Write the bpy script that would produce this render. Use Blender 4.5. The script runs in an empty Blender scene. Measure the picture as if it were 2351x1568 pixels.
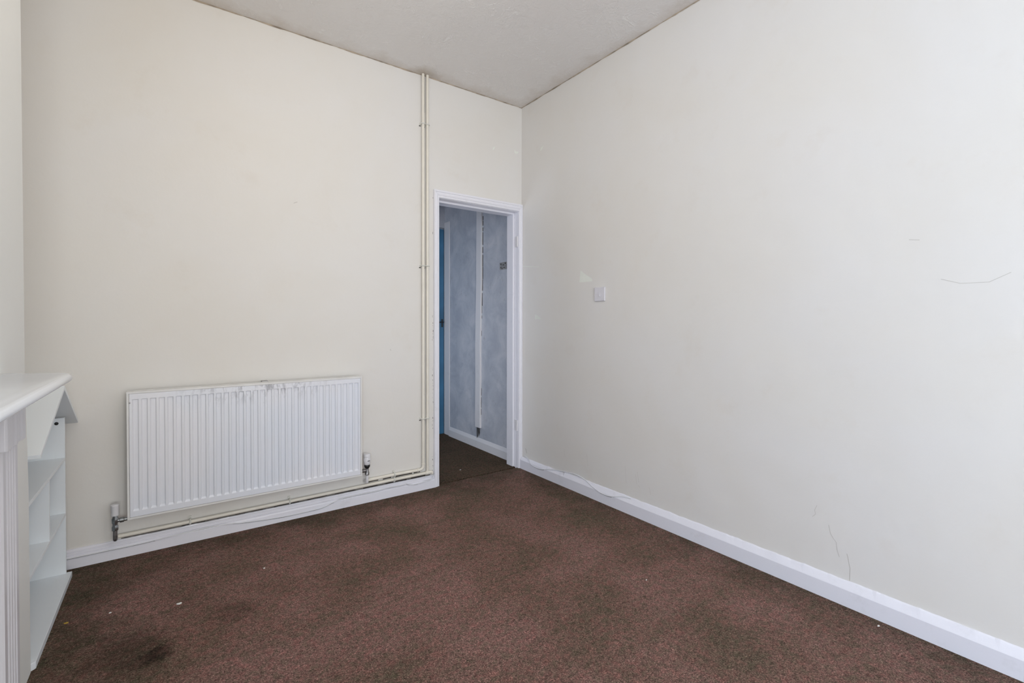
import bpy, bmesh, math, random
from mathutils import Vector, Matrix, noise
random.seed(7)
S = bpy.context.scene
C = S.collection
R = math.radians

# ------------------------------------------------------------------ camera
cam_d = bpy.data.cameras.new('camera'); cam = bpy.data.objects.new('camera', cam_d); C.objects.link(cam)
F, YAW, PITCH, ROLL, CYP = 1084.04, 35.684, 0.740, 0.105, 751.5
cam_d.sensor_fit = 'HORIZONTAL'; cam_d.sensor_width = 36.0
cam_d.lens = F / 2351 * 36.0
cam_d.shift_y = -(784 - CYP) / 2351
cam_d.clip_start = 0.02
y_, p_ = R(YAW), R(PITCH)
fw = Vector((math.sin(y_)*math.cos(p_), math.cos(y_)*math.cos(p_), -math.sin(p_)))
rt = Vector((math.cos(y_), -math.sin(y_), 0)); up = rt.cross(fw)
rl = R(ROLL); rt2 = rt*math.cos(rl) + up*math.sin(rl); up2 = up*math.cos(rl) - rt*math.sin(rl)
M = Matrix((rt2, up2, -fw)).transposed().to_4x4(); M.translation = Vector((-2.1825, -2.9176, 1.13))
cam.matrix_world = M
S.camera = cam

# ------------------------------------------------------------------ world, lights, exposure
S.view_settings.view_transform = 'Standard'; S.view_settings.look = 'None'
S.view_settings.gamma = 1.0; S.view_settings.use_curve_mapping = False
S.view_settings.exposure = 0.03
w = bpy.data.worlds.new('world'); S.world = w; w.use_nodes = True
w.node_tree.nodes['Background'].inputs[0].default_value = (0.75, 0.87, 1.0, 1)
w.node_tree.nodes['Background'].inputs[1].default_value = 0.5
def area(name, loc, direction, sx, sy, power, col):
    d = bpy.data.lights.new(name, 'AREA'); d.shape = 'RECTANGLE'; d.size = sx; d.size_y = sy
    d.energy = power; d.color = col
    o = bpy.data.objects.new(name, d); C.objects.link(o); o.location = loc
    o.rotation_euler = Vector(direction).to_track_quat('-Z', 'Y').to_euler()
    return o
HC = 2.765                      # ceiling height
YN = -5.4                       # wall behind the camera
XL = -2.92                      # left wall in the alcove
area('daylight_window', (-1.75, YN-0.28, 1.30), (0.25, 1, 0.0), 1.9, 2.1, 86, (0.985, 0.985, 0.95))
area('side_fill_light', (XL-0.3, -4.3, 1.2), (1, 0.3, 0.0), 1.5, 2.0, 72, (0.52, 0.68, 0.92))  # added fill from the left, its window opening is invented
area('hall_fill_light', (-1.78, 0.68, 1.0), (1, -0.12, 0), 0.7, 1.1, 9, (0.80, 0.87, 1.0))  # added light from the unseen side of the hall
pl = bpy.data.lights.new('overhead_fill_light', 'POINT'); pl.energy = 10.5; pl.color = (1.0, 0.90, 0.78); pl.shadow_soft_size = 0.2  # added overhead fill above the frame, no fitting modelled
po = bpy.data.objects.new('overhead_fill_light', pl); C.objects.link(po); po.location = (-1.7, -1.5, 2.4)

# ------------------------------------------------------------------ materials
def nt(name):
    m = bpy.data.materials.new(name); m.use_nodes = True
    t = m.node_tree; b = t.nodes['Principled BSDF']
    return m, t, b
def N(t, kind, **kw):
    n = t.nodes.new(kind)
    for k, v in kw.items():
        if k.startswith('i_'): n.inputs[k[2:].replace('_', ' ')].default_value = v
        else: setattr(n, k, v)
    return n
def ramp(t, src, stops):
    r = t.nodes.new('ShaderNodeValToRGB'); e = r.color_ramp.elements
    e[0].position, e[0].color = stops[0][0], (*stops[0][1], 1) if len(stops[0][1]) == 3 else stops[0][1]
    e[1].position, e[1].color = stops[1][0], (*stops[1][1], 1)
    for p, c in stops[2:]:
        x = e.new(p); x.color = (*c, 1)
    t.links.new(src, r.inputs[0]); return r.outputs[0]
def mixc(t, fac, a, b, mode='MIX'):
    n = t.nodes.new('ShaderNodeMix'); n.data_type = 'RGBA'; n.blend_type = mode
    for s, v in ((n.inputs[0], fac), (n.inputs[6], a), (n.inputs[7], b)):
        if hasattr(v, 'links'): t.links.new(v, s)
        elif isinstance(v, (int, float)): s.default_value = v
        else: s.default_value = (*v, 1)
    return n.outputs[2]
def mth(t, op, a, b=0.0, c=0.0, clamp=False):
    n = t.nodes.new('ShaderNodeMath'); n.operation = op; n.use_clamp = clamp
    for s, v in zip(n.inputs, (a, b, c)):
        if hasattr(v, 'links'): t.links.new(v, s)
        else: s.default_value = v
    return n.outputs[0]
def pos(t): return t.nodes.new('ShaderNodeNewGeometry').outputs['Position']
def nz(t, scale, detail=4, rough=0.5, dist=0.0, vec=None):
    n = N(t, 'ShaderNodeTexNoise'); n.inputs['Scale'].default_value = scale; n.inputs['Detail'].default_value = detail
    n.inputs['Roughness'].default_value = rough; n.inputs['Distortion'].default_value = dist
    t.links.new(vec if vec is not None else pos(t), n.inputs['Vector']); return n.outputs['Fac']
def bump(t, b, h, strength, dist, prev=None):
    n = N(t, 'ShaderNodeBump'); n.inputs['Strength'].default_value = strength; n.inputs['Distance'].default_value = dist
    t.links.new(h, n.inputs['Height'])
    if prev is not None: t.links.new(prev, n.inputs['Normal'])
    t.links.new(n.outputs[0], b.inputs['Normal']); return n.outputs[0]
def plain(name, col, rough=0.5, metal=0.0, var=0.05, scale=9, bstr=0.0, bscale=60):
    m, t, b = nt(name)
    f = nz(t, scale, 3)
    dark = tuple(c*(1-var) for c in col)
    t.links.new(ramp(t, f, [(0.35, dark), (0.65, col)]), b.inputs['Base Color'])
    b.inputs['Roughness'].default_value = rough; b.inputs['Metallic'].default_value = metal
    if bstr: bump(t, b, nz(t, bscale, 3), bstr, 0.002)
    return m
def mottled_wall(name, cols, rough=0.55, gr=0.35, bs=0.25):
    m, t, b = nt(name)
    f = nz(t, 1.6, 4, 0.55, 0.4)
    c = ramp(t, f, [(0.3, cols[0]), (0.48, cols[1]), (0.68, cols[2])])
    g = ramp(t, nz(t, 4.5, 6, 0.65), [(0.58, (0, 0, 0)), (0.8, (1, 1, 1))])
    c = mixc(t, mth(t, 'MULTIPLY', g, gr), c, cols[3])
    t.links.new(c, b.inputs['Base Color']); b.inputs['Roughness'].default_value = rough
    n1 = bump(t, b, nz(t, 3.2, 3), bs, 0.02)
    bump(t, b, nz(t, 55, 4), 0.12, 0.003, n1)
    return m
CREAM = mottled_wall('cream_wall_paint', [(0.785, 0.748, 0.695), (0.795, 0.765, 0.722), (0.80, 0.775, 0.745), (0.72, 0.655, 0.575)])
CREAM_L = mottled_wall('pale_wall_paint', [(0.84, 0.845, 0.815), (0.85, 0.855, 0.825), (0.86, 0.865, 0.835), (0.80, 0.80, 0.75)], gr=0.2)
def hall_paint():
    m, t, b = nt('hall_wall_paint')
    c = ramp(t, nz(t, 5, 6, 0.62, 0.5), [(0.32, (0.44, 0.46, 0.52)), (0.5, (0.53, 0.55, 0.60)), (0.7, (0.64, 0.64, 0.68))])
    sp = N(t, 'ShaderNodeSeparateXYZ'); t.links.new(pos(t), sp.inputs[0])
    s = ramp(t, nz(t, 16, 5, 0.7), [(0.60, (0, 0, 0)), (0.72, (1, 1, 1))])
    c = mixc(t, mth(t, 'MULTIPLY', s, 0.35), c, (0.25, 0.24, 0.25))
    t.links.new(c, b.inputs['Base Color']); b.inputs['Roughness'].default_value = 0.5
    bump(t, b, nz(t, 12, 5, 0.6), 0.4, 0.01)
    return m
HALL = hall_paint()
def ceiling_mat():
    m, t, b = nt('artex_ceiling')
    p = pos(t)
    big = nz(t, 1.3, 3)
    c = ramp(t, big, [(0.3, (0.82, 0.79, 0.765)), (0.7, (0.85, 0.83, 0.81))])
    warp = N(t, 'ShaderNodeTexNoise'); warp.inputs['Scale'].default_value = 2.6; warp.inputs['Detail'].default_value = 2
    t.links.new(p, warp.inputs['Vector'])
    va = N(t, 'ShaderNodeVectorMath', operation='MULTIPLY_ADD'); t.links.new(warp.outputs['Color'], va.inputs[0])
    va.inputs[1].default_value = (0.9, 0.9, 0.0); t.links.new(p, va.inputs[2])
    n1 = N(t, 'ShaderNodeTexNoise'); n1.inputs['Scale'].default_value = 15; n1.inputs['Detail'].default_value = 3
    n1.inputs['Roughness'].default_value = 0.6; n1.inputs['Distortion'].default_value = 1.6
    t.links.new(va.outputs[0], n1.inputs['Vector'])
    ridge = mth(t, 'SUBTRACT', 1.0, mth(t, 'MULTIPLY', mth(t, 'ABSOLUTE', mth(t, 'SUBTRACT', n1.outputs['Fac'], 0.5)), 26.0), clamp=True)
    patch = ramp(t, nz(t, 4.2, 3, 0.6), [(0.44, (0.15, 0.15, 0.15)), (0.57, (1, 1, 1))])
    brk = ramp(t, nz(t, 24, 3, 0.6, 1.0), [(0.46, (0, 0, 0)), (0.54, (1, 1, 1))])
    rp = mth(t, 'MULTIPLY', mth(t, 'MULTIPLY', ridge, patch), brk)
    c2 = mixc(t, mth(t, 'MULTIPLY', rp, 0.85), c, (0.97, 0.96, 0.94))  # highlights on the ridges painted in as a paler colour
    # tobacco coloured staining creeping out of the joints with the walls
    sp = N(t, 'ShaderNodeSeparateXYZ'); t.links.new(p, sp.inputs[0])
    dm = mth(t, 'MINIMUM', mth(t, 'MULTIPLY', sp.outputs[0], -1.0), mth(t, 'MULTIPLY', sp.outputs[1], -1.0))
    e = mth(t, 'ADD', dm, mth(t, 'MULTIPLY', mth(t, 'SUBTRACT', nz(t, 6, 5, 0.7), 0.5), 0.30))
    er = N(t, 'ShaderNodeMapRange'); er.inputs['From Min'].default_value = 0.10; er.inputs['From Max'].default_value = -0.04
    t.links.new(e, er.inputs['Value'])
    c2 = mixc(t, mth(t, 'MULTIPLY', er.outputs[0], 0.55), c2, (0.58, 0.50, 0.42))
    d = N(t, 'ShaderNodeVectorMath', operation='DISTANCE'); t.links.new(p, d.inputs[0]); d.inputs[1].default_value = (-0.815, -0.01, HC)
    dd = mth(t, 'ADD', d.outputs['Value'], mth(t, 'MULTIPLY', mth(t, 'SUBTRACT', nz(t, 20, 4, 0.7), 0.5), 0.12))
    mr = N(t, 'ShaderNodeMapRange'); mr.inputs['From Min'].default_value = 0.13; mr.inputs['From Max'].default_value = 0.02
    t.links.new(dd, mr.inputs['Value'])
    c2 = mixc(t, mth(t, 'MULTIPLY', mr.outputs[0], 0.6), c2, (0.42, 0.34, 0.25))
    t.links.new(c2, b.inputs['Base Color']); b.inputs['Roughness'].default_value = 0.45
    nA = bump(t, b, rp, 0.42, 0.005)
    bump(t, b, nz(t, 22, 5, 0.65, 0.8), 0.5, 0.006, nA)
    return m
CEIL = ceiling_mat()
def carpet(name, cols, stain=True):
    m, t, b = nt(name)
    p = pos(t)
    big = nz(t, 2.1, 5, 0.6, 0.3)
    c = ramp(t, big, [(0.36, cols[0]), (0.47, cols[1]), (0.60, cols[2])])
    # worn bands across the room
    mp = N(t, 'ShaderNodeMapping'); mp.inputs['Rotation'].default_value = (0, 0, R(-15)); mp.inputs['Scale'].default_value = (1.0, 4.5, 1)
    t.links.new(p, mp.inputs['Vector'])
    bnd = ramp(t, nz(t, 1.6, 5, 0.65, 0.2, mp.outputs[0]), [(0.50, (0, 0, 0)), (0.66, (1, 1, 1))])
    c = mixc(t, mth(t, 'MULTIPLY', bnd, 0.45), c, cols[0])
    if stain:
        # grubby margins along the skirtings (dirt, not shade) with a ragged outline
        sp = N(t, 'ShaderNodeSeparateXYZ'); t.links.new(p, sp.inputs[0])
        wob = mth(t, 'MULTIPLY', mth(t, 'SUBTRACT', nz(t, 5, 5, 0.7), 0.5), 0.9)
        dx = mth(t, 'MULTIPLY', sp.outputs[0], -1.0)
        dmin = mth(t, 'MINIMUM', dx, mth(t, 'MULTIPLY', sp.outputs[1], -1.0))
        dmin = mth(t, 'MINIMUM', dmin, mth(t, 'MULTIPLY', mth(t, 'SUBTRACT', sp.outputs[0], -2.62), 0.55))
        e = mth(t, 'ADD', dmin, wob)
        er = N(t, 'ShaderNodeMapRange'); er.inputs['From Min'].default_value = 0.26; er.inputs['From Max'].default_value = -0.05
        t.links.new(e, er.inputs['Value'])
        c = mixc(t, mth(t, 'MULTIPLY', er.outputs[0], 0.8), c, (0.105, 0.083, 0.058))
        for (x, y, r, k) in ((-2.24, -0.93, 0.07, 0.75), (-2.33, -0.86, 0.16, 0.4), (-2.0, -0.80, 0.10, 0.3)):
            d = N(t, 'ShaderNodeVectorMath', operation='DISTANCE'); t.links.new(p, d.inputs[0]); d.inputs[1].default_value = (x, y, 0)
            dd = mth(t, 'ADD', d.outputs['Value'], mth(t, 'MULTIPLY', mth(t, 'SUBTRACT', nz(t, 14, 4, 0.7), 0.5), 0.22))
            mr = N(t, 'ShaderNodeMapRange'); mr.inputs['From Min'].default_value = r; mr.inputs['From Max'].default_value = r*0.3
            t.links.new(dd, mr.inputs['Value'])
            c = mixc(t, mth(t, 'MULTIPLY', mr.outputs[0], k), c, (0.03, 0.022, 0.016))
    fine = nz(t, 230, 4, 0.8, 0.6)
    tuft = nz(t, 85, 5, 0.8, 0.8)
    hue = ramp(t, nz(t, 34, 5, 0.75, 0.4), [(0.40, (0.80, 0.92, 0.84)), (0.50, (1, 1, 1)), (0.62, (1.16, 0.98, 1.0))])
    c = mixc(t, 1.0, c, hue, 'MULTIPLY')
    sp1 = ramp(t, fine, [(0.34, (0.22, 0.22, 0.22)), (0.46, (0.72, 0.71, 0.70)), (0.54, (1.15, 1.13, 1.12)), (0.64, (2.3, 2.3, 2.25))])
    c = mixc(t, 0.9, c, sp1, 'MULTIPLY')
    sp2 = ramp(t, tuft, [(0.36, (0.52, 0.5, 0.5)), (0.5, (1, 1, 1)), (0.66, (1.55, 1.5, 1.48))])
    c = mixc(t, 0.9, c, sp2, 'MULTIPLY')
    fleck = ramp(t, nz(t, 150, 2, 0.5), [(0.745, (0, 0, 0)), (0.77, (1, 1, 1))])
    c = mixc(t, mth(t, 'MULTIPLY', fleck, 0.6), c, (0.45, 0.38, 0.33))
    t.links.new(c, b.inputs['Base Color']); b.inputs['Roughness'].default_value = 0.95
    b.inputs['Specular IOR Level'].default_value = 0.1
    nA = bump(t, b, fine, 0.9, 0.006)
    bump(t, b, tuft, 0.5, 0.01, nA)
    return m
CARPET = carpet('brown_carpet', [(0.190, 0.138, 0.102), (0.262, 0.160, 0.130), (0.320, 0.192, 0.165)])
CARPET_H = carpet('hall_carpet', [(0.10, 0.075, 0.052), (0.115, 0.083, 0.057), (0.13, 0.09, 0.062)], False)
def gloss(name, col, rough=0.28, dirt=(0.5, 0.48, 0.45), k=0.25):
    m, t, b = nt(name)
    s = ramp(t, nz(t, 7, 6, 0.7), [(0.58, (0, 0, 0)), (0.78, (1, 1, 1))])
    c = mixc(t, mth(t, 'MULTIPLY', s, k), col, dirt)
    t.links.new(c, b.inputs['Base Color']); b.inputs['Roughness'].default_value = rough
    bump(t, b, nz(t, 45, 3, 0.6), 0.15, 0.003)
    return m
GLOSS = gloss('white_gloss_paint', (0.85, 0.84, 0.90))
GLOSS_DOOR = gloss('white_door_frame_paint', (0.87, 0.86, 0.91))
GLOSS_MANTEL = plain('mantel_gloss_paint', (0.84, 0.87, 0.92), 0.14, var=0.02, scale=3)
SURROUND = gloss('surround_paint', (0.70, 0.69, 0.72), 0.3, k=0.2)
UNIT = gloss('playhouse_white_board', (0.86, 0.90, 0.93), 0.3, k=0.05)
PIPE = plain('cream_pipe_paint', (0.87, 0.82, 0.72), 0.35, var=0.05, scale=20)
CLIP = plain('clip_plastic', (0.76, 0.75, 0.69), 0.4)
CABLE = plain('white_cable', (0.80, 0.80, 0.83), 0.4)
SWITCH = plain('switch_plastic', (0.76, 0.74, 0.78), 0.3)
CHROME = plain('dull_metal', (0.38, 0.40, 0.41), 0.3, 0.9, var=0.35, scale=60)
OLDMETAL = plain('tarnished_pipe', (0.30, 0.29, 0.29), 0.35, 0.85, var=0.4, scale=50)
DARK = plain('black_plastic', (0.012, 0.012, 0.012), 0.4)
GAP_AND_SHADE = plain('dark_gap_and_shade', (0.035, 0.028, 0.022), 0.9)
GRIME = plain('brown_grime_filler', (0.52, 0.43, 0.33), 0.8, var=0.5, scale=14)
DGREY = plain('joint_dirt_and_shade', (0.20, 0.185, 0.165), 0.9, var=0.5, scale=30)
CHIP = plain('bare_plaster_chip', (0.86, 0.87, 0.80), 0.7)
MARK = plain('wall_scuff_line', (0.60, 0.57, 0.52), 0.8)
BLUE = plain('blue_door_paint', (0.06, 0.21, 0.38), 0.28, var=0.3, scale=3)
HALLWHITE = gloss('hall_white_paint', (0.80, 0.78, 0.79), 0.4, k=0.3)
PLATE = plain('tin_plate', (0.42, 0.41, 0.40), 0.5, 0.3, var=0.4, scale=60)
VALVEW = plain('valve_white', (0.80, 0.79, 0.81), 0.3)
PAPER = plain('paper_white', (0.85, 0.85, 0.82), 0.7)
YELLOW = plain('yellow_scrap', (0.55, 0.36, 0.05), 0.7)
SOOT = plain('fireback', (0.05, 0.05, 0.05), 0.9)
def rad_mat():
    m, t, b = nt('radiator_enamel')
    p = pos(t)
    base = ramp(t, nz(t, 2.4, 3), [(0.35, (0.79, 0.82, 0.89)), (0.65, (0.84, 0.84, 0.88))])
    sp = N(t, 'ShaderNodeSeparateXYZ'); t.links.new(p, sp.inputs[0])
    mp = N(t, 'ShaderNodeMapping'); mp.inputs['Scale'].default_value = (1.0, 1.0, 0.3); t.links.new(p, mp.inputs['Vector'])
    sc = nz(t, 38, 5, 0.75, 0.5, mp.outputs[0])
    top = N(t, 'ShaderNodeMapRange'); top.inputs['From Min'].default_value = 0.68; top.inputs['From Max'].default_value = 0.79
    t.links.new(sp.outputs[2], top.inputs['Value'])
    dx = mth(t, 'ABSOLUTE', mth(t, 'ADD', sp.outputs[0], 1.80))
    mid = N(t, 'ShaderNodeMapRange'); mid.inputs['From Min'].default_value = 0.42; mid.inputs['From Max'].default_value = 0.08
    t.links.new(dx, mid.inputs['Value'])
    k = mth(t, 'MULTIPLY', top.outputs[0], mid.outputs[0])
    thr = ramp(t, sc, [(0.50, (0, 0, 0)), (0.62, (1, 1, 1))])
    c = mixc(t, mth(t, 'MULTIPLY', mth(t, 'MULTIPLY', k, thr), 0.75), base, (0.25, 0.25, 0.28))
    dots = ramp(t, nz(t, 30, 3, 0.8), [(0.70, (0, 0, 0)), (0.76, (1, 1, 1))])
    c = mixc(t, mth(t, 'MULTIPLY', dots, 0.3), c, (0.42, 0.42, 0.46))
    t.links.new(c, b.inputs['Base Color']); b.inputs['Roughness'].default_value = 0.3
    return m
RAD = rad_mat()
RADCREAM = plain('radiator_edge_enamel', (0.82, 0.81, 0.79), 0.35, var=0.08)

# ------------------------------------------------------------------ mesh helpers
class MB:
    def __init__(s): s.bm = bmesh.new(); s.mi = 0
    def face(s, vs):
        try:
            f = s.bm.faces.new(vs); f.material_index = s.mi; return f
        except ValueError: return None
    def box(s, x0, x1, y0, y1, z0, z1):
        v = [s.bm.verts.new((x, y, z)) for x in (x0, x1) for y in (y0, y1) for z in (z0, z1)]
        for q in ((0, 1, 3, 2), (4, 6, 7, 5), (0, 4, 5, 1), (2, 3, 7, 6), (0, 2, 6, 4), (1, 5, 7, 3)):
            s.face([v[i] for i in q])
        return s
    def loft(s, rings, close=True, caps=True):
        vr = [[s.bm.verts.new(p) for p in r] for r in rings]
        n = len(vr[0])
        for a, b in zip(vr, vr[1:]):
            for i in range(n if close else n-1):
                j = (i+1) % n
                s.face([a[i], a[j], b[j], b[i]])
        if caps and close:
            s.face(list(reversed(vr[0]))); s.face(vr[-1])
        return s
    def tube(s, pts, r, n=12, caps=True):
        pts = [Vector(p) for p in pts]; rings = []
        prev = None
        for i, p in enumerate(pts):
            if i == 0: d = pts[1]-p
            elif i == len(pts)-1: d = p-pts[-2]
            else: d = (pts[i+1]-p).normalized() + (p-pts[i-1]).normalized()
            d.normalize()
            if prev is None:
                a = Vector((0, 0, 1)) if abs(d.z) < 0.9 else Vector((1, 0, 0))
                u = d.cross(a).normalized()
            else:
                u = (prev - d*prev.dot(d)).normalized()
            prev = u; v = d.cross(u)
            rr = r[i] if isinstance(r, (list, tuple)) else r
            rings.append([p + (u*math.cos(2*math.pi*k/n) + v*math.sin(2*math.pi*k/n))*rr for k in range(n)])
        return s.loft(rings, True, caps)
    def lathe(s, c, axis, prof, n=20):
        c = Vector(c); ax = Vector(axis).normalized()
        a = Vector((0, 0, 1)) if abs(ax.z) < 0.9 else Vector((1, 0, 0))
        u = ax.cross(a).normalized(); v = ax.cross(u)
        return s.loft([[c + ax*h + (u*math.cos(2*math.pi*k/n) + v*math.sin(2*math.pi*k/n))*max(r, 1e-5) for k in range(n)] for r, h in prof])
    def prism(s, poly, axis, a0, a1, seg=1, wob=None):
        """poly: 2-D points in the plane across axis (0:x -> (y,z), 1:y -> (x,z), 2:z -> (x,y))"""
        rings = []
        for i in range(seg+1):
            a = a0 + (a1-a0)*i/seg; ring = []
            for k, (p, q) in enumerate(poly):
                dp, dq = wob(a, k) if wob else (0, 0)
                p2, q2 = p+dp, q+dq
                ring.append((a, p2, q2) if axis == 0 else (p2, a, q2) if axis == 1 else (p2, q2, a))
            rings.append(ring)
        return s.loft(rings)
    def build(s, name, mats, parent=None, smooth=False, bevel=0.0, bseg=2, base=(0, 0, 0)):
        bmesh.ops.recalc_face_normals(s.bm, faces=s.bm.faces)
        if base != (0, 0, 0): bmesh.ops.translate(s.bm, verts=s.bm.verts, vec=-Vector(base))
        me = bpy.data.meshes.new(name); s.bm.to_mesh(me); s.bm.free()
        for m in (mats if isinstance(mats, (list, tuple)) else [mats]): me.materials.append(m)
        if smooth:
            for f in me.polygons: f.use_smooth = True
            if hasattr(me, 'set_sharp_from_angle'): me.set_sharp_from_angle(angle=R(40))
        o = bpy.data.objects.new(name, me); C.objects.link(o)
        if bevel:
            b = o.modifiers.new('bevel', 'BEVEL'); b.width = bevel; b.segments = bseg; b.limit_method = 'ANGLE'; b.angle_limit = R(40)
        if parent is not None: o.parent = parent
        return o
def tag(o, label, cat, group=None):
    o['label'] = label; o['category'] = cat
    if group: o['group'] = group
    return o
def struct(o): o['kind'] = 'structure'; return o
def thing(name, label, cat, loc, group=None):
    o = bpy.data.objects.new(name, None); C.objects.link(o); o.location = loc; o.empty_display_size = 0.05
    return tag(o, label, cat, group)
def smooth_path(pts, sub=6):
    P = [Vector(p) for p in pts]; out = []
    for i in range(len(P)-1):
        p0 = P[max(i-1, 0)]; p1 = P[i]; p2 = P[i+1]; p3 = P[min(i+2, len(P)-1)]
        for k in range(sub):
            t = k/sub
            out.append(0.5*((2*p1) + (p2-p0)*t + (2*p0-5*p1+4*p2-p3)*t*t + (3*p1-p0-3*p2+p3)*t**3))
    out.append(P[-1]); return out
def bend(a, b, c, r, n=6):
    """points of a rounded corner at b between a and c"""
    a, b, c = Vector(a), Vector(b), Vector(c)
    u = (a-b).normalized(); v = (c-b).normalized()
    p, q = b+u*r, b+v*r
    return [(1-t)**2*p + 2*t*(1-t)*b + t*t*q for t in [i/n for i in range(n+1)]]

# ------------------------------------------------------------------ room shell
WT = 0.131                       # thickness of the wall with the doorway
m = MB(); m.box(XL-0.1, 0.1, YN-0.15, 0.010, -0.08, 0.0); struct(m.build('floor', CARPET))
m = MB()
m.box(-1.75, 0.1, 0.034, 1.42, -0.08, -0.001)
struct(m.build('floor_hall', CARPET_H))
m = MB(); m.box(-0.72, -0.005, 0.010, 0.034, -0.08, -0.010); struct(m.build('trim_threshold', GAP_AND_SHADE))

def ribbon(m, pts, wdt, plane, off):
    """thin painted mark lying in a wall: pts are in-wall coordinates"""
    def P(a, z): return (a, -off, z) if plane == 'y' else (-off, a, z)
    for (a0, z0), (a1, z1) in zip(pts, pts[1:]):
        d = Vector((a1-a0, z1-z0)); 
        if d.length == 0: continue
        d.normalize(); n = Vector((-d.y, d.x))*wdt/2
        m.face([m.bm.verts.new(P(*q)) for q in ((a0+n.x, z0+n.y), (a1+n.x, z1+n.y), (a1-n.x, z1-n.y), (a0-n.x, z0-n.y))])
def patch(m, pts, plane, off=0.0004):
    m.face([m.bm.verts.new((a, -off, z) if plane == 'y' else (-off, a, z)) for a, z in pts])

# back wall with the doorway
m = MB()
m.box(XL-0.1, -0.725, 0, WT, -0.08, HC); m.box(-0.012, 0.14, 0.0, WT, -0.08, HC); m.box(-0.725, -0.012, 0, WT, 1.985, HC)
m.mi = 1
patch(m, [(-0.068, 2.437), (-0.055, 2.422), (-0.031, 2.424), (-0.034, 2.412), (-0.052, 2.405), (-0.066, 2.408)], 'y')
patch(m, [(-0.245, 2.418), (-0.250, 2.400), (-0.266, 2.387), (-0.262, 2.408)], 'y')
m.mi = 2
z = 0.11
while z < 2.0:                                       # paint cracks beside the door frame
    l = random.uniform(0.003, 0.016)
    if noise.noise(Vector((z*5, 0, 3))) > (-0.05 if z < 1.1 else 0.15):
        a = -0.7490 + random.uniform(-0.004, 0.001)
        ribbon(m, [(a, z), (a+random.uniform(-.001, .001), z+l*.6), (a+random.uniform(-.002, .001), z+l)], random.uniform(0.0008, 0.003), 'y', 0.0005)
    z += l + random.uniform(0.002, 0.035)
DG = 4  # dirt and shade below the low pipe, painted as a dark strip
a = -2.39
while a < -0.77:
    m.mi = DG; ribbon(m, [(a, 0.0915+noise.noise(Vector((a*30, 0, 0)))*.002), (a+0.02, 0.0915+noise.noise(Vector(((a+.02)*30, 0, 0)))*.002)], 0.014, 'y', 0.0006); a += 0.02
m.mi = 2
a = -2.38                                            # open joint over the skirting, dirt plus pipe shade painted in
while a < -0.765:
    l = random.uniform(0.03, 0.16); 
    ribbon(m, [(a, 0.0905), (a+l/2, 0.0925), (min(a+l, -0.762), 0.0910)], random.uniform(0.004, 0.013), 'y', 0.0008); a += l*random.uniform(1.0, 1.8)
for a0, a1 in ((-1.20, -1.13), (-1.10, -1.045), (-1.02, -0.90), (-0.89, -0.845)):  # shade between upper and lower pipe painted dark on the wall
    ribbon(m, [(a0, 0.123), ((a0+a1)/2, 0.1245), (a1, 0.124)], 0.011, 'y', 0.0006)
ribbon(m, [(-0.8135, 2.755), (-0.8130, 2.62), (-0.8135, 2.52)], 0.009, 'y', 0.0006)  # shade in the gap between the vertical pipes, painted on the wall
ribbon(m, [(-0.8135, 2.42), (-0.8142, 1.52)], 0.004, 'y', 0.0006)
for z0, z1 in ((2.42, 2.30), (2.2, 2.1), (1.46, 1.35), (1.25, 1.12), (0.9, 0.82), (0.7, 0.55), (0.45, 0.40), (0.36, 0.25), (0.235, 0.18)):
    ribbon(m, [(-0.8138, z0), (-0.8142, z1)], 0.006, 'y', 0.0006)
for z0 in (2.437, 1.498, 0.479):
    ribbon(m, [(-0.850, z0-.012), (-0.838, z0-.012)], 0.006, 'y', 0.0006); ribbon(m, [(-0.818, z0-.013), (-0.808, z0-.013)], 0.010, 'y', 0.0006)
m.mi = 3
for q in (((-1.62, 1.80), (-1.60, 1.81)), ((-1.05, 0.95), (-1.045, 0.94))):
    ribbon(m, q, 0.003, 'y', 0.0004)
struct(m.build('wall_back', [CREAM, CHIP, GAP_AND_SHADE, MARK, DGREY]))

# right wall
m = MB(); m.box(0.0, 0.14, YN-0.15, 0.0, -0.08, HC)
m.mi = 1
patch(m, [(-0.652, 1.466), (-0.700, 1.434), (-0.758, 1.402), (-0.760, 1.386), (-0.640, 1.387)], 'x')
patch(m, [(-0.172, 1.180), (-0.196, 1.176), (-0.250, 1.146), (-0.169, 1.144)], 'x')
patch(m, [(-0.268, 2.400), (-0.236, 2.392), (-0.226, 2.370), (-0.246, 2.374)], 'x')
patch(m, [(-0.004, 1.556), (-0.215, 1.531), (-0.219, 1.526), (-0.004, 1.549)], 'x')
m.mi = 2
cr = [(-2.111, .296), (-2.118, .262), (-2.128, .247), (-2.139, .235), (-2.142, .205), (-2.150, .180)]
ribbon(m, cr, 0.0016, 'x', 0.0005)
ribbon(m, [(-2.176, .204), (-2.180, .190), (-2.184, .165), (-2.188, .150), (-2.187, .128), (-2.187, .10)], 0.0018, 'x', 0.0005)
ribbon(m, [(-2.067, .363), (-2.058, .34), (-2.062, .325), (-2.05, .31)], 0.0014, 'x', 0.0005)
ribbon(m, [(-2.45, 1.28), (-2.50, 1.262), (-2.57, 1.262), (-2.62, 1.29)], 0.0016, 'x', 0.0005)
ribbon(m, [(-2.36, 1.43), (-2.39, 1.425)], 0.002, 'x', 0.0005)
ribbon(m, [(-0.06, .16), (-0.075, .125)], 0.006, 'x', 0.0005)
for i in range(7):
    a = random.uniform(-1.3, -0.1); ribbon(m, [(a, .17+random.random()*.1), (a-.01, .15+random.random()*.05)], 0.001, 'x', 0.0005)
struct(m.build('wall_right', [CREAM, CHIP, MARK]))

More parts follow.
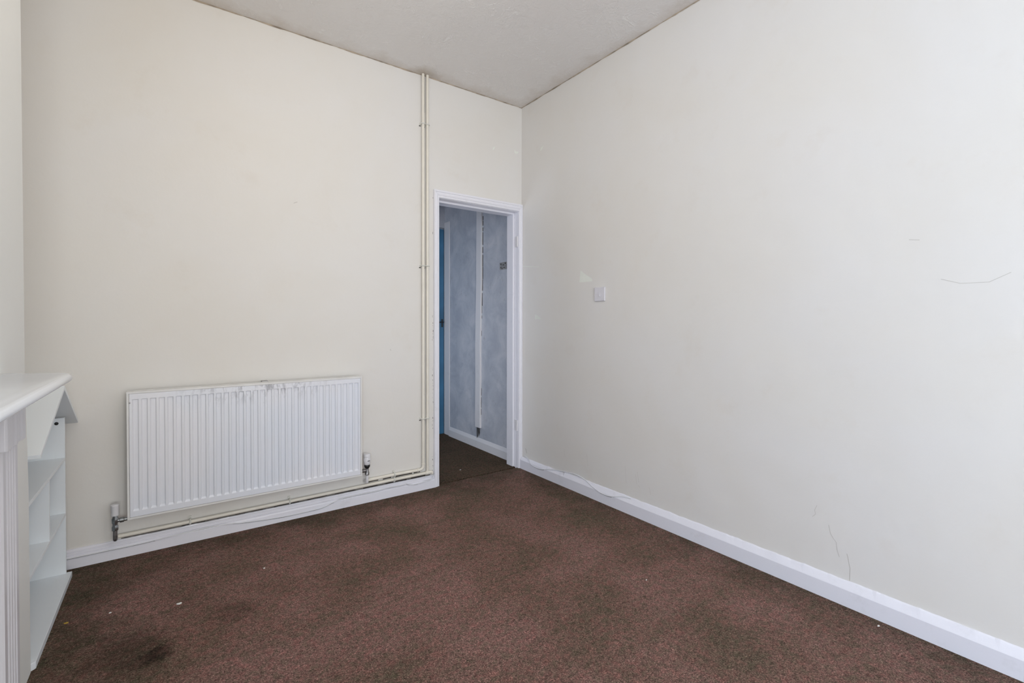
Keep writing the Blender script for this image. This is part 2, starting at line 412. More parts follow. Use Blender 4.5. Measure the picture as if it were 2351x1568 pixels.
m = MB(); m.box(XL-0.1, 0.1, YN-0.15, 0.0, HC, HC+0.1); m.mi = 1
for (x, y) in ((-0.83, -1.25), (-0.66, -1.46), (-0.93, -0.98)): m.lathe((x, y, HC), (0, 0, -1), [(0.0025, 0), (0.002, 0.002), (0, 0.0025)], 8)
struct(m.build('ceiling', [CEIL, GAP_AND_SHADE]))
# stained, uneven filler bead where wall and ceiling meet
def bead(a0, a1, axis, name):
    seg = 160; rings = []
    for i in range(seg+1):
        a = a0+(a1-a0)*i/seg
        r = 0.0045 + 0.004*noise.noise(Vector((a*9, axis*3, 0))) + 0.002*noise.noise(Vector((a*40, 1, 0)))
        r = max(r, 0.002)
        dirn = [(-0.001, 0.002), (-0.001, -r*0.9), (-r*0.55, -r*0.45), (-r*1.3, 0.002)]
        rings.append([((a, p, HC+q-0.0005) if axis == 0 else (p, a, HC+q-0.0005)) for p, q in dirn])
    mm = MB(); mm.loft(rings); return struct(mm.build(name, GRIME, smooth=True))
bead(-2.9, -0.001, 0, 'trim_ceiling_back'); bead(-3.9, -0.001, 1, 'trim_ceiling_right')

# left wall of the alcove, chimney breast, near wall with window
m = MB(); m.box(XL-0.15, XL, YN, -5.0, -0.08, HC); m.box(XL-0.15, XL, -3.6, 0, -0.08, HC); m.box(XL-0.15, XL, -5.0, -3.6, -0.08, 0.2); m.box(XL-0.15, XL, -5.0, -3.6, 2.25, HC); struct(m.build('wall_left', CREAM_L))
m = MB()
BX = -2.56
rings = []
for zz, ye in ((-0.02, -0.797), (0.60, -0.799), (0.95, -0.829), (HC, -0.831)):
    rings.append([(XL, ye, zz), (BX, ye, zz), (BX, -2.78, zz), (XL, -2.78, zz)])
m.loft(rings); struct(m.build('wall_chimney_breast', CREAM_L))
m = MB()
wx0, wx1, wz0, wz1 = -2.6, -0.9, 0.30, 2.4
m.box(XL-0.1, wx0, YN-0.15, YN, -0.08, HC); m.box(wx1, 0.0, YN-0.15, YN, -0.08, HC)
m.box(wx0, wx1, YN-0.15, YN, -0.08, wz0); m.box(wx0, wx1, YN-0.15, YN, wz1, HC)
struct(m.build('wall_front', CREAM_L))
m = MB()
for x0, x1, z0, z1 in ((wx0, wx1, wz0, wz0+0.05), (wx0, wx1, wz1-0.05, wz1), (wx0, wx0+0.05, wz0+.05, wz1-.05), (wx1-0.05, wx1, wz0+.05, wz1-.05), (-1.77, -1.73, wz0+.05, wz1-.05), (wx0+.05, -1.77, 1.9, 1.93), (-1.73, wx1-.05, 1.9, 1.93)):
    m.box(x0, x1, YN-0.12, YN-0.06, z0, z1)
win = struct(m.build('window_1', GLOSS))
m = MB(); m.box(wx0-0.05, wx1+0.05, YN-0.05, YN+0.1, wz0-0.03, wz0-0.002); m.build('window_sill', GLOSS, win, bevel=0.004)

# skirtings
cb = [(-0.752, .098), (-0.757, .082), (-0.771, .064), (-0.80, .058), (-0.851, .053), (-0.90, .052), (-0.937, .060), (-0.950, .068), (-0.973, .065), (-1.09, .066), (-1.161, .060), (-1.23, .062), (-1.349, .062), (-1.425, .046), (-1.475, .032), (-1.571, .028), (-1.708, .030), (-1.878, .044), (-1.939, .053), (-2.036, .058), (-2.184, .055), (-2.321, .050), (-2.45, .051), (-2.60, .051), (-2.85, .05)]
cr_ = [(-0.050, .100), (-0.109, .089), (-0.152, .067), (-0.209, .056), (-0.275, .059), (-0.348, .075), (-0.414, .088), (-0.474, .094), (-0.54, .101), (-0.605, .108), (-0.667, .104), (-0.728, .092), (-0.786, .076), (-0.854, .063), (-0.92, .061), (-0.969, .070), (-1.02, .084), (-1.06, .089), (-1.09, .091)]
def xs_(z): return -0.0235 if z < 0.066 else (-0.0235 + (z-0.066)/(0.094-0.066)*0.017 if z < 0.094 else -0.0045)
def CB_SHADOW(m):                      # shadow under the cable, painted on as a dark line
    P = smooth_path([(x, 0, z) for x, z in cb], 5)
    for a, b in zip(P, P[1:]):
        k = 0.0012*(0.6+abs(noise.noise(Vector((a.x*11, 0, 0)))))
        m.face([m.bm.verts.new((q.x, -0.0204 if q.z < .052 else -0.0190, q.z+o)) for q, o in ((a, -0.0040-k), (b, -0.0040-k), (b, -0.001), (a, -0.001))])
def CR_SHADOW(m):  # painted shadow line under the right-hand cable
    P = smooth_path([(0, y, z) for y, z in cr_], 5)
    for a, b in zip(P, P[1:]):
        if a.z > 0.064: continue
        m.face([m.bm.verts.new((-0.0214, q.y, q.z+o)) for q, o in ((a, -0.0055), (b, -0.0055), (b, -0.001), (a, -0.001))])
def wob_top(seed, amp):
    def f(a, k):
        if k < 3: return (0, 0)
        s = noise.noise(Vector((a*14, seed, 0)))*amp + noise.noise(Vector((a*60, seed, 5)))*amp*0.6
        return (0, s)
    return f
prof = [(0.0, 0.0), (-0.020, 0.0), (-0.020, 0.050), (-0.0185, 0.054), (-0.0150, 0.056), (-0.0165, 0.064), (-0.0120, 0.067), (-0.0125, 0.076), (-0.0085, 0.079), (-0.0065, 0.0835), (0.0, 0.0845)]
def wb(a, k):
    if k == 0 or k == 1:
        # skirting cut short over a lump in the floor beside the door
        return (0, 0)
    if k < 9: return (0, 0)
    return (0, noise.noise(Vector((a*14, 3, 0)))*0.002 + noise.noise(Vector((a*70, 3, 0)))*0.0015)
m = MB(); m.prism(prof, 0, XL, -0.7465, 260, wb); m.mi = 1; CB_SHADOW(m); struct(m.build('baseboard_back', [GLOSS, GAP_AND_SHADE], smooth=False))
prof = [(0.0, 0.0), (-0.021, 0.0), (-0.021, 0.066), (-0.0195, 0.069), (-0.006, 0.093), (0.0, 0.097)]
def wr(a, k):
    if k < 3: return (0, 0)
    if k == 3: return (0, noise.noise(Vector((a*4, 7, 0)))*0.001)
    rag = noise.noise(Vector((a*16, 9, k)))*0.0035 + noise.noise(Vector((a*75, 9, 0)))*0.0022
    return (0, rag + (-0.010 if a > -0.5 else 0)*1)
m = MB(); m.prism(prof, 1, YN, -0.0225, 420, wr); m.mi = 1; CR_SHADOW(m); struct(m.build('baseboard_right', [GLOSS, GAP_AND_SHADE], smooth=False))
m = MB(); m.prism([(XL, 0.0), (XL+0.018, 0.0), (XL+0.018, 0.08), (XL, 0.09)], 1, -0.79, -0.022); struct(m.build('baseboard_left', GLOSS))

# ------------------------------------------------------------------ doorway to the hall: frame without a leaf
OL, OR_, OH = -0.705, -0.030, 1.968
dr = struct(MB().box(-0.7195, OL, 0.0005, WT+0.004, -0.014, 1.984).box(OR_, -0.0125, 0.0005, WT+0.004, -0.014, 1.984).box(OL, OR_, 0.0005, WT+0.004, OH, 1.984).build('door_1', GLOSS_DOOR, bevel=0.001))
m = MB(); m.box(OL, OL+0.014, 0.05, WT, 0, OH); m.box(OR_-0.014, OR_, 0.05, WT, 0, OH); m.box(OL+0.014, OR_-0.014, 0.05, WT, OH-0.014, OH)
m.build('door_stop', GLOSS_DOOR, dr, bevel=0.002)
# architrave: one moulded section mitred round the opening
def architrave(iL, iR, iH, wL, wR, wH, zf, y0, sgn, name, mat, parent):
    sec = [(0.0, 0.0), (0.0, 0.010), (0.10, 0.0125), (0.18, 0.0125), (0.24, 0.0105), (0.33, 0.0150), (0.50, 0.0175), (0.62, 0.0170), (0.68, 0.0150), (0.76, 0.0200), (0.92, 0.0210), (1.0, 0.0190), (1.0, 0.0)]
    rings = []
    for (x, z, dx, dz, ww, hh) in ((iL, zf, -1, 0, wL, 0), (iL, iH, -1, 1, wL, wH), (iR, iH, 1, 1, wR, wH), (iR, zf, 1, 0, wR, 0)):
        rings.append([(x+dx*u*ww, y0+sgn*h, z+dz*u*hh) for u, h in sec])
    mm = MB(); mm.loft(rings); return mm.build(name, mat, parent)
architrave(OL-0.001, OR_+0.001, OH+0.003, 0.040, 0.0285, 0.050, 0.0, 0.0, -1, 'architrave', GLOSS_DOOR, dr)
for z0 in (0.285, 1.70):                          # old hinges painted over
    m = MB(); m.box(OR_-0.0025, OR_+0.001, 0.008, 0.040, z0, z0+0.082); m.tube([(OR_-0.004, 0.006, z0), (OR_-0.004, 0.006, z0+0.082)], 0.005, 10)
    m.build('hinge', HALLWHITE, dr)

# ------------------------------------------------------------------ hall beyond
HX = 0.03
m = MB(); m.box(HX, HX+0.1, WT, 1.45, -0.08, HC); struct(m.build('wall_hall_right', HALL))
m = MB(); m.box(-1.75, -0.80, 1.32, 1.42, -0.08, HC); m.box(-0.80, HX, 1.32, 1.42, 2.06, HC); struct(m.build('wall_hall_end', HALL))
m = MB(); m.box(-1.72, -1.6, WT, 0.45, -.08, HC); m.box(-1.72, -1.6, 1.05, 1.32, -.08, HC); m.box(-1.72, -1.6, .45, 1.05, -.08, 0.45); m.box(-1.72, -1.6, .45, 1.05, 1.6, HC)
struct(m.build('wall_hall_left', HALL))
m = MB(); m.box(-1.75, HX+0.1, WT, 1.45, HC, HC+0.1); struct(m.build('ceiling_hall', HALL))
m = MB(); m.prism([(HX, 0.0), (HX-0.016, 0.0), (HX-0.016, 0.062), (HX-0.013, 0.068), (HX-0.003, 0.088), (HX, 0.09)], 1, WT+0.002, 1.205, 60)
struct(m.build('baseboard_hall', HALLWHITE))
d2 = struct(MB().box(-0.78, 0.022, 1.325, 1.37, 0.002, 2.045).build('door_2', BLUE))
m = MB()
for z0, z1 in ((0.18, 0.95), (1.10, 1.90)):
    m.box(-0.66, -0.12, 1.319, 1.326, z0, z1)
m.build('door_panel', BLUE, d2, bevel=0.004)
m = MB(); m.box(-0.004, 0.010, 1.320, 1.326, 1.07, 1.15); m.tube([(0.003, 1.321, 1.12), (0.003, 1.295, 1.12), (-0.05, 1.29, 1.12)], 0.005, 8)
m.build('door_handle', DARK, d2)
m = MB(); m.box(0.023, HX, 1.21, 1.318, 0.0, 2.11)
m.build('door_frame', HALLWHITE, d2, bevel=0.002)
# boxed cable trunking on the hall wall
tr = MB()
def wt(a, k): return (0.0, noise.noise(Vector((a*2.2, 4, 0)))*0.006 + (0.018 if a < 0.9 else 0.018*max(0, (1.5-a)/0.6)))
tr.prism([(HX, 0.609), (HX-0.014, 0.609), (HX-0.016, 0.611), (HX-0.016, 0.688), (HX-0.014, 0.690), (HX, 0.690)], 2, 0.185, HC-0.002, 40, wt)
to = tr.build('cable_trunking', HALLWHITE)
tag(to, 'long narrow white cable trunking running up the grey hall wall seen through the doorway', 'trunking')
m = MB()
m.mi = 0
zz = 0.25
while zz < 2.5:
    l = random.uniform(0.02, 0.12)
    y0 = 0.609 + wt(zz, 0)[1] - 0.0015
    if 1.15 < zz < 2.05 or random.random() < 0.25:
        kk = 0.010 if zz > 1.2 else 0.005
        ribbon(m, [(y0-kk/2+.001, zz), (y0-kk/2+.001, zz+l)], kk, 'x', 0); 
    zz += l + random.uniform(0.0, 0.03)
for v in m.bm.verts: v.co.x = HX-0.0006
m.build('open_joint', GAP_AND_SHADE, to)['kind'] = 'stuff'
m = MB()
for i in range(5):
    y0 = 0.645+i*0.011
    m.tube(smooth_path([(HX-0.008, y0, 0.20), (HX-0.010, y0-0.004, 0.165), (HX-0.008, y0-0.012*random.uniform(-.5, 1.4), 0.135-0.012*i)], 3), 0.0022, 6)
m.build('loose_wire_ends', [GAP_AND_SHADE], to)
m = MB(); m.box(HX-0.003, HX, 0.225, 0.336, 1.556, 1.615); mp_ = m.build('metal_plate', PLATE)
tag(mp_, 'small grey tin plate with screw holes on the hall wall beside the door lining', 'plate')
m = MB()
for y, z in ((0.318, 1.600), (0.318, 1.572), (0.285, 1.594), (0.255, 1.604), (0.270, 1.57), (0.300, 1.566)): m.lathe((HX-0.0025, y, z), (-1, 0, 0), [(0.0055, 0), (0.0055, 0.0012), (0.0, 0.0014)], 10)
m.build('screw_hole', GAP_AND_SHADE, mp_)

# ------------------------------------------------------------------ radiator
RX0, RX1, RZ0, RZ1 = -2.361, -1.261, 0.197, 0.797
rad = thing('radiator', 'long white ribbed panel radiator on the back wall', 'radiator', ((RX0+RX1)/2, 0.0, RZ0))
def under(o, root): o.parent = root; o.matrix_parent_inverse = Matrix.Translation(-Vector(root.location)); return o
px0, px1, pz0, pz1 = RX0+0.0100, RX1-0.0100, RZ0+0.0102, RZ1-0.0100
YF = -0.090
xs = [(px0, 0)]
n = 32; pitch = 0.03333; start = (RX0+RX1)/2 - n*pitch/2
for i in range(n):
    c = start + (i+0.5)*pitch
    xs += [(c-0.0130, 0), (c-0.0085, 1), (c+0.0095, 1), (c+0.0115, 0)]
xs.append((px1, 0))
zs = [(pz0, 0), (RZ0+0.037, 0), (RZ0+0.045, 1), (RZ1-0.0375, 1), (RZ1-0.0360, 0), (pz1, 0)]
m = MB(); D = 0.0065
gr = [[m.bm.verts.new((x, YF + D*dx*dz, z)) for (x, dx) in xs] for (z, dz) in zs]
for a, b in zip(gr, gr[1:]):
    for i in range(len(xs)-1): m.face([a[i], a[i+1], b[i+1], b[i]])
o = m.build('front_panel', RAD); under(o, rad)
sm = o.modifiers.new('thick', 'SOLIDIFY'); sm.thickness = 0.0015; sm.offset = 0
bv = o.modifiers.new('bevel', 'BEVEL'); bv.width = 0.0012; bv.segments = 2; bv.limit_method = 'ANGLE'; bv.angle_limit = R(20)
m = MB(); m.box(px0+0.012, px1-0.012, YF+0.008, YF+0.018, pz0+0.01, pz1-0.01); under(m.build('water_channel', RADCREAM), rad)
m = MB()                                            # convector fins behind
for i in range(64):
    x = RX0+0.03+i*(1.04/63); m.box(x, x+0.001, YF+0.018, YF+0.052, RZ0+0.05, RZ1-0.05)
fi = under(m.build('convector_fins', RADCREAM), rad)
for x0, x1 in ((RX0, RX0+0.009), (RX1-0.009, RX1)):
    m = MB(); m.box(x0, x1, YF-0.001, YF+0.055, RZ0, RZ1-0.004); under(m.build('side_panel', RADCREAM, bevel=0.001), rad)
m = MB(); m.box(RX0+0.009, RX1-0.009, YF-0.001, YF+0.012, RZ0, RZ0+0.009)
under(m.build('bottom_lip', RADCREAM, bevel=0.0008), rad)
m = MB()
m.box(RX0, RX1, YF-0.002, YF+0.004, RZ1-0.009, RZ1); m.box(RX0, RX1, YF+0.050, YF+0.056, RZ1-0.009, RZ1)
m.box(RX0, RX1, YF+0.004, YF+0.050, RZ1-0.006, RZ1-0.001)
under(m.build('top_grille', RADCREAM), rad)
for x, z0, z1 in ((RX0+0.18, RZ0+0.05, RZ1-0.06), (RX1-0.18, RZ0+0.05, RZ1-0.06), (-1.79, RZ1-0.015, RZ1+0.004)):
    m = MB(); m.box(x, x+0.03, YF+0.052 if z0 < .5 else YF+.0565, -0.0005, z0, z1)
    under(m.build('wall_bracket', OLDMETAL), rad)
m = MB(); m.lathe((RX0+0.012, YF-0.0005, 0.745), (0, -1, 0), [(0.0035, 0), (0.003, 0.001), (0, 0.0012)], 10)
under(m.build('bleed_screw', OLDMETAL), rad)

# valves
VY = -0.062
vL = thing('radiator_valve', 'white capped lockshield valve with bare metal body at the left end of the radiator', 'valve', (-2.407, VY, 0.10))
m = MB(); m.lathe((-2.407, VY, 0.222), (0, 0, 1), [(0.0150, 0), (0.0155, 0.002), (0.0155, 0.042), (0.0165, 0.045), (0.0160, 0.050), (0.012, 0.052), (0, 0.0521)], 24)
under(m.build('cap', VALVEW, smooth=True), vL)
m = MB(); m.lathe((-2.407, VY, 0.152), (0, 0, 1), [(0.012, 0), (0.0135, 0.002), (0.0135, 0.018), (0.0105, 0.022), (0.0105, 0.034), (0.013, 0.038), (0.013, 0.056), (0.010, 0.060), (0.009, 0.072), (0, 0.0721)], 6)
m.lathe((-2.407, VY, 0.196), (1, 0, 0), [(0.008, 0), (0.008, 0.016), (0.012, 0.018), (0.012, 0.032), (0.0085, 0.034), (0.0085, 0.0495)], 12)
under(m.build('valve_body', CHROME, smooth=True), vL)
m = MB(); m.tube([(-2.407, VY, 0.155), (-2.407, VY, 0.118)] + bend((-2.407, VY, 0.118), (-2.407, VY, 0.105), (-2.407, -0.03, 0.106), 0.012) + [(-2.407, -0.030, 0.106)], 0.0085, 14)
under(m.build('tail_pipe', OLDMETAL, smooth=True), vL)
vR = thing('radiator_valve', 'white thermostatic valve head with black collar at the right end of the radiator', 'valve', (-1.222, VY, 0.11))
vx = -1.222
m = MB(); m.lathe((vx, VY, 0.250), (0, 0, 1), [(0.014, 0), (0.0185, 0.006), (0.0200, 0.022), (0.0195, 0.044), (0.0180, 0.048), (0.0200, 0.050), (0.0200, 0.064), (0.0185, 0.068), (0.0, 0.069)], 24)
for k in range(12):
    a = 2*math.pi*k/12; m.box(vx+0.0195*math.cos(a)-0.0012, vx+0.0195*math.cos(a)+0.0012, VY+0.0195*math.sin(a)-0.0012, VY+0.0195*math.sin(a)+0.0012, 0.272, 0.293)
h = under(m.build('thermostat_head', VALVEW, smooth=True), vR)
m = MB(); m.box(vx-0.004, vx+0.010, VY-0.0212, VY-0.019, 0.276, 0.279)
mk = m.build('setting_mark', DARK); mk.parent = h; mk.matrix_parent_inverse = Matrix.Identity(4)
m = MB(); m.lathe((vx, VY, 0.228), (0, 0, 1), [(0.010, 0), (0.0165, 0.010), (0.0175, 0.020), (0.015, 0.024), (0, 0.0241)], 20)
under(m.build('collar', DARK, smooth=True), vR)
m = MB(); m.lathe((vx, VY, 0.186), (0, 0, 1), [(0.009, 0), (0.013, 0.003), (0.013, 0.018), (0.0095, 0.022), (0.0095, 0.044), (0, 0.0441)], 8)
m.lathe((vx, VY, 0.216), (-1, 0, 0), [(0.0075, 0), (0.0075, 0.012), (0.0115, 0.014), (0.0115, 0.026), (0.0085, 0.028), (0.0085, 0.0335)], 12)
under(m.build('valve_body', OLDMETAL, smooth=True), vR)
m = MB(); m.tube([(vx, VY, 0.190), (vx, VY, 0.150)] + bend((vx, VY, 0.150), (vx, VY, 0.1405), (vx, -0.03, 0.1405), 0.009) + [(vx, -0.026, 0.1405)], 0.0085, 14)
under(m.build('tail_pipe', VALVEW, smooth=True), vR)

# ------------------------------------------------------------------ heating pipes
PY = -0.019; pr = 0.0095
path = [(-0.829, PY, HC-0.001)] + bend((-0.829, PY, 1), (-0.829, PY, 0.1405), (-1.0, PY, 0.1405), 0.028, 8) + [(-1.03, PY, 0.142), (-1.12, PY, 0.1405)] + [(vx+0.004, PY, 0.1405)]
m = MB(); m.tube(path, pr, 16)
p1 = m.build('heating_pipe', PIPE, smooth=True); tag(p1, 'left of the two cream pipes dropping from the ceiling, bending off towards the radiator', 'pipe', )
m = MB(); m.lathe((-0.829, PY, 0.172), (0, 0, 1), [(0.0105, 0), (0.0118, 0.001), (0.0118, 0.010), (0.0105, 0.011)], 16)
m.build('elbow_collar', PIPE, p1, smooth=True); m = MB()
m.lathe((-0.862, PY, 0.1405), (-1, 0, 0), [(0.0105, 0), (0.0118, 0.001), (0.0118, 0.010), (0.0105, 0.011)], 16)
m.build('elbow_collar', PIPE, p1, smooth=True)
m = MB(); m.tube([(-0.798, PY, HC-0.001), (-0.798, PY, 0.1215)], pr, 16)
p2 = m.build('heating_pipe', PIPE, smooth=True); tag(p2, 'right of the two cream pipes dropping from the ceiling, next to the door frame', 'pipe')
m = MB(); m.tube([(-2.4, PY-0.002, 0.1065), (-1.6, PY-0.001, 0.108), (-0.790, PY, 0.111)] + bend((-0.79, PY, 0.111), (-0.765, PY, 0.111), (-0.765, PY, 0.088), 0.010) + [(-0.765, PY+0.004, 0.099)], pr, 16)
p3 = m.build('heating_pipe', PIPE, smooth=True); tag(p3, 'long low cream pipe running under the radiator just above the skirting', 'pipe')
for x in (-0.798, ):
    m = MB(); m.lathe((x-0.016, PY, 0.111), (1, 0, 0), [(0.0105, 0), (0.0125, 0.001), (0.0125, 0.031), (0.0105, 0.032)], 16); m.build('tee_collar', PIPE, p3, smooth=True)
def vclip(z):
    m = MB()
    for x in (-0.829, -0.798):
        m.tube([(x-0.0125, -0.001, z), (x-0.0125, PY, z)] + [(x-0.0125*math.cos(a), PY-0.0125*math.sin(a), z) for a in [math.pi*k/8 for k in range(9)]] + [(x+0.0125, -0.001, z)], 0.0042, 8)
    m.box(-0.847, -0.780, -0.0075, 0.0, z-0.007, z+0.007)
    return m.build('pipe_clip', CLIP, smooth=True)
for z, l in ((2.437, 'double white pipe clip high up near the ceiling on the two vertical pipes'), (1.498, 'double white clip on the vertical pipes, beside the upper half of the doorway'), (0.479, 'double white pipe clip low on the two vertical pipes, nearest the floor')):
    tag(vclip(z), l, 'clip', 'double clips on the vertical pipes')
def hclip(x, z):
    m = MB()
    m.tube([(x, -0.001, z+0.0125)] + [(x, PY-0.0125*math.sin(a), z+0.0125*math.cos(a)) for a in [math.pi*k/8 for k in range(9)]] + [(x, -0.001, z-0.0125)], 0.0042, 8)
    m.box(x-0.006, x+0.006, -0.007, 0.0, z-0.014, z+0.024)
    return m.build('pipe_clip', CLIP, smooth=True)
for x, z, l in ((-1.030, 0.1415, 'single clip on the upper short pipe between radiator valve and door'), (-1.033, 0.1095, 'single clip on the low pipe, right below another clip near the door'), (-1.651, 0.108, 'single clip on the low pipe under the middle of the radiator'), (-2.117, 0.1070, 'single clip on the low pipe under the left part of the radiator')):
    tag(hclip(x, z), l, 'clip', 'single clips on the horizontal pipes')

# ------------------------------------------------------------------ cables along the skirtings
pts = [(x, -0.0232, z if z < .09 else z-.006) for x, z in cb]
m = MB(); m.tube(smooth_path(pts, 5), 0.0028, 8)
tag(m.build('cable', CABLE, smooth=True), 'thin white cable wandering along the back skirting below the radiator', 'cable', )
m = MB(); m.tube(smooth_path([(xs_(z), y, z) for y, z in cr_], 5), 0.0030, 8)
tag(m.build('cable', CABLE, smooth=True), 'thin white cable looping over the top of the right-hand skirting near the doorway', 'cable')

# ------------------------------------------------------------------ light switch
sw = thing('light_switch', 'square white rocker light switch on the right wall', 'switch', (0.0, -0.829, 1.30))
m = MB(); m.box(-0.009, -0.0002, -0.8725, -0.7855, 1.2575, 1.3445); under(m.build('switch_plate', SWITCH, bevel=0.0025), sw)
m = MB(); m.prism([(-0.009, 1.287), (-0.0125, 1.288), (-0.0095, 1.314), (-0.009, 1.315)], 1, -0.835, -0.823); under(m.build('rocker', SWITCH, bevel=0.0008), sw)
for y in (-0.859, -0.799):
    m = MB(); m.lathe((-0.0088, y, 1.301), (-1, 0, 0), [(0.0032, 0), (0.003, 0.0008), (0, 0.001)], 12); under(m.build('screw', SWITCH), sw)

# ------------------------------------------------------------------ fireplace surround
fs = thing('fireplace_surround', 'white painted fireplace surround with fluted pilaster and glossy mantel shelf', 'fireplace', (BX, -1.80, 0.0))
ZM = 0.985
top = [(BX+0.001, -1.057), (-2.428, -1.118), (-2.410, -1.150), (-2.404, -1.19), (-2.404, -2.42), (-2.44, -2.46), (BX+0.001, -2.50)]
edge = [(0.012, 0.0), (0.006, -0.0010), (0.002, -0.0045), (0.0, -0.010), (0.0015, -0.016), (0.006, -0.020), (0.014, -0.0225), (0.015, -0.026), (0.022, -0.031), (0.026, -0.035)]
def inset(poly, d):
    out = []
    cx, cy = -2.5, -1.78
    for i, (x, y) in enumerate(poly):
        if i in (0, len(poly)-1):
            out.append((x, y - d if i == 0 else y + d)); continue
        p0, p1, p2 = Vector(poly[i-1]), Vector((x, y)), Vector(poly[i+1])
        e1 = (p1-p0).normalized(); e2 = (p2-p1).normalized()
        n1 = Vector((e1.y, -e1.x)); n2 = Vector((e2.y, -e2.x))
        c = Vector((cx, cy))
        if n1.dot(c-p1) < 0: n1 = -n1
        if n2.dot(c-p1) < 0: n2 = -n2
        b = (n1+n2); b = b/max(b.length_squared, 1e-6)*2
        q = p1 + b*d; out.append((q.x, q.y))
    return out
m = MB(); m.loft([[(x, y, ZM+dz) for x, y in inset(top, di)] for di, dz in edge])
under(m.build('mantel_shelf', GLOSS_MANTEL, smooth=True), fs)
def fluted(x_front, y0, y1, z0, z1, nf, depth, x_back, taper=0.0, cut=None):
    """pilaster: moulded section across y, run up z"""
    W_ = y1-y0; sec = [(x_back, y0), (x_front-0.004, y0), (x_front, y0+0.004)]
    mar = W_*0.16; fwid = (W_-2*mar)/nf
    for i in range(nf):
        a = y0+mar+i*fwid
        sec += [(x_front, a+fwid*0.12), (x_front-depth*0.8, a+fwid*0.28), (x_front-depth, a+fwid*0.5), (x_front-depth*0.8, a+fwid*0.72), (x_front, a+fwid*0.88)]
    sec += [(x_front, y1-0.004), (x_front-0.004, y1), (x_back, y1)]
    mm = MB(); mm.prism(sec, 2, z0, z1); return mm
for (ya, yb) in ((-1.355, -1.222), (-2.378, -2.245)):
    m = fluted(-2.503, ya, yb, 0.0, 0.837, 4, 0.006, BX+0.0005); under(m.build('pilaster', SURROUND), fs)
    y0, y1 = ya-0.062, yb-0.030
    m = fluted(-2.482, y0, y1, 0.837, ZM-0.0355, 2, 0.003, BX+0.0005)
    c_ = under(m.build('corbel', SURROUND, bevel=0.0015), fs)
m = MB(); m.box(BX+0.0005, -2.515, -2.24, -1.41, 0.80, ZM-0.036); under(m.build('frieze', SURROUND, bevel=0.002), fs)
m = MB(); m.box(BX+0.0005, -2.535, -1.54, -1.355, 0.0, 0.80); m.box(BX+0.0005, -2.535, -2.245, -2.06, 0.0, 0.80); m.box(BX+0.0005, -2.535, -2.06, -1.54, 0.62, 0.80)
under(m.build('inner_panel', SURROUND), fs)
m = MB(); m.box(BX+0.0003, -2.553, -2.06, -1.54, 0.0, 0.62); under(m.build('fire_opening_board', CREAM_L), fs)

# ------------------------------------------------------------------ doll's house bookcase in the alcove
dh = thing('dollhouse_bookcase', 'white open fronted bookcase shaped like a gabled house in the alcove behind the mantel', 'bookcase', (-2.72, -0.45, 0.0))
XB, XF = -2.885, -2.568
m = MB(); m.box(XB, XF+0.018, -0.765, -0.105, 0.0, 0.022)
m = MB(); m.prism([(XB, -0.794), (XF+0.008, -0.794), (XF+0.018, -0.784), (XF+0.018, -0.105), (XB, -0.105)], 2, 0.0, 0.024)
under(m.build('base_board', UNIT, bevel=0.0015), dh)
YA, YC = -0.118, -0.760                            # inner faces of the end walls
m = MB(); m.box(XB, XF, YA, YA+0.014, 0.024, 0.706); fwp = under(m.build('end_wall', UNIT, bevel=0.001), dh)
m = MB(); m.lathe((-2.594, YA+0.0005, 0.684), (0, -1, 0), [(0.007, 0), (0.007, 0.0012), (0.0, 0.0014)], 14); o = m.build('screw_hole', DARK); o.parent = fwp; o.matrix_parent_inverse = Matrix.Identity(4)
m = MB(); m.box(XB, XF, YC-0.014, YC, 0.024, 0.690); under(m.build('end_wall', UNIT, bevel=0.001), dh)
for zt in (0.290, 0.533):
    m = MB(); m.box(XB+0.005, XF, YC, YA, zt-0.013, zt); under(m.build('shelf', UNIT, bevel=0.001), dh)
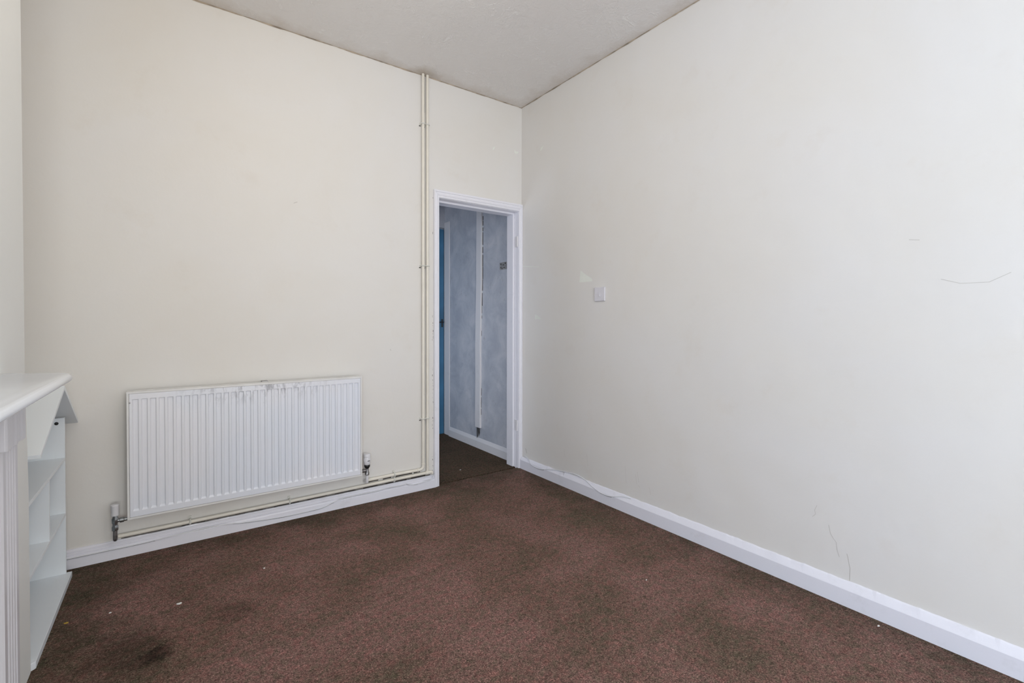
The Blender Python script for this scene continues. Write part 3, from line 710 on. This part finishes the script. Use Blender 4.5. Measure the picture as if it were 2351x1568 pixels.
m = MB(); m.box(XB+0.005, XF-0.001, -0.440, -0.427, 0.290, 0.520); under(m.build('divider', UNIT), dh)
m = MB(); m.box(XB, XB+0.005, YC, YA, 0.024, 0.69); under(m.build('back_board', UNIT), dh)
XR = -2.537
ny, nzv, ay, az, fy, fz = -0.765, 0.690, -0.333, 0.868, -0.010, 0.676
m = MB(); m.prism([(ny, nzv), (ay, az), (ay, az-0.016), (ny+0.002, nzv-0.013)], 0, XB, XR); under(m.build('roof_panel', UNIT, bevel=0.0008), dh)
m = MB(); m.prism([(ay, az), (fy, fz), (fy-0.004, fz-0.013), (ay, az-0.017)], 0, XB, XR); under(m.build('roof_panel', UNIT, bevel=0.0008), dh)

# ------------------------------------------------------------------ litter on the carpet
def scrap(name, x, y, r, mat, label, group=None):
    m = MB(); k = random.randint(5, 7)
    ring = [(x+r*random.uniform(.5, 1.1)*math.cos(2*math.pi*i/k), y+r*random.uniform(.3, .7)*math.sin(2*math.pi*i/k)) for i in range(k)]
    m.loft([[(a, b, 0.0002) for a, b in ring], [(a, b, 0.002+random.uniform(0, .0015)) for a, b in ring]])
    return tag(m.build(name, mat), label, 'litter', group)
G = 'white scraps on the carpet'
scrap('paper_scrap', -2.167, -0.626, 0.011, PAPER, 'largest white paper scrap on the carpet in front of the radiator', G)
scrap('paper_scrap', -1.850, -0.521, 0.006, PAPER, 'small white scrap on the carpet below the middle of the radiator', G)
scrap('paper_scrap', -2.387, -0.544, 0.005, PAPER, 'tiny white scrap on the carpet nearest the dollhouse bookcase', G)
scrap('paper_scrap', -0.509, -1.597, 0.004, PAPER, 'tiny white scrap in the middle of the open carpet', G)
scrap('paper_scrap', -0.060, -2.300, 0.006, PAPER, 'tiny white scrap on the carpet beside the right skirting', G)
scrap('paper_scrap', -0.416, 0.21, 0.007, PAPER, 'small pale scrap on the hall carpet just inside the doorway', G)
scrap('yellow_scrap', -2.512, -0.53, 0.008, YELLOW, 'tiny yellow scrap on the carpet against the base of the dollhouse bookcase')
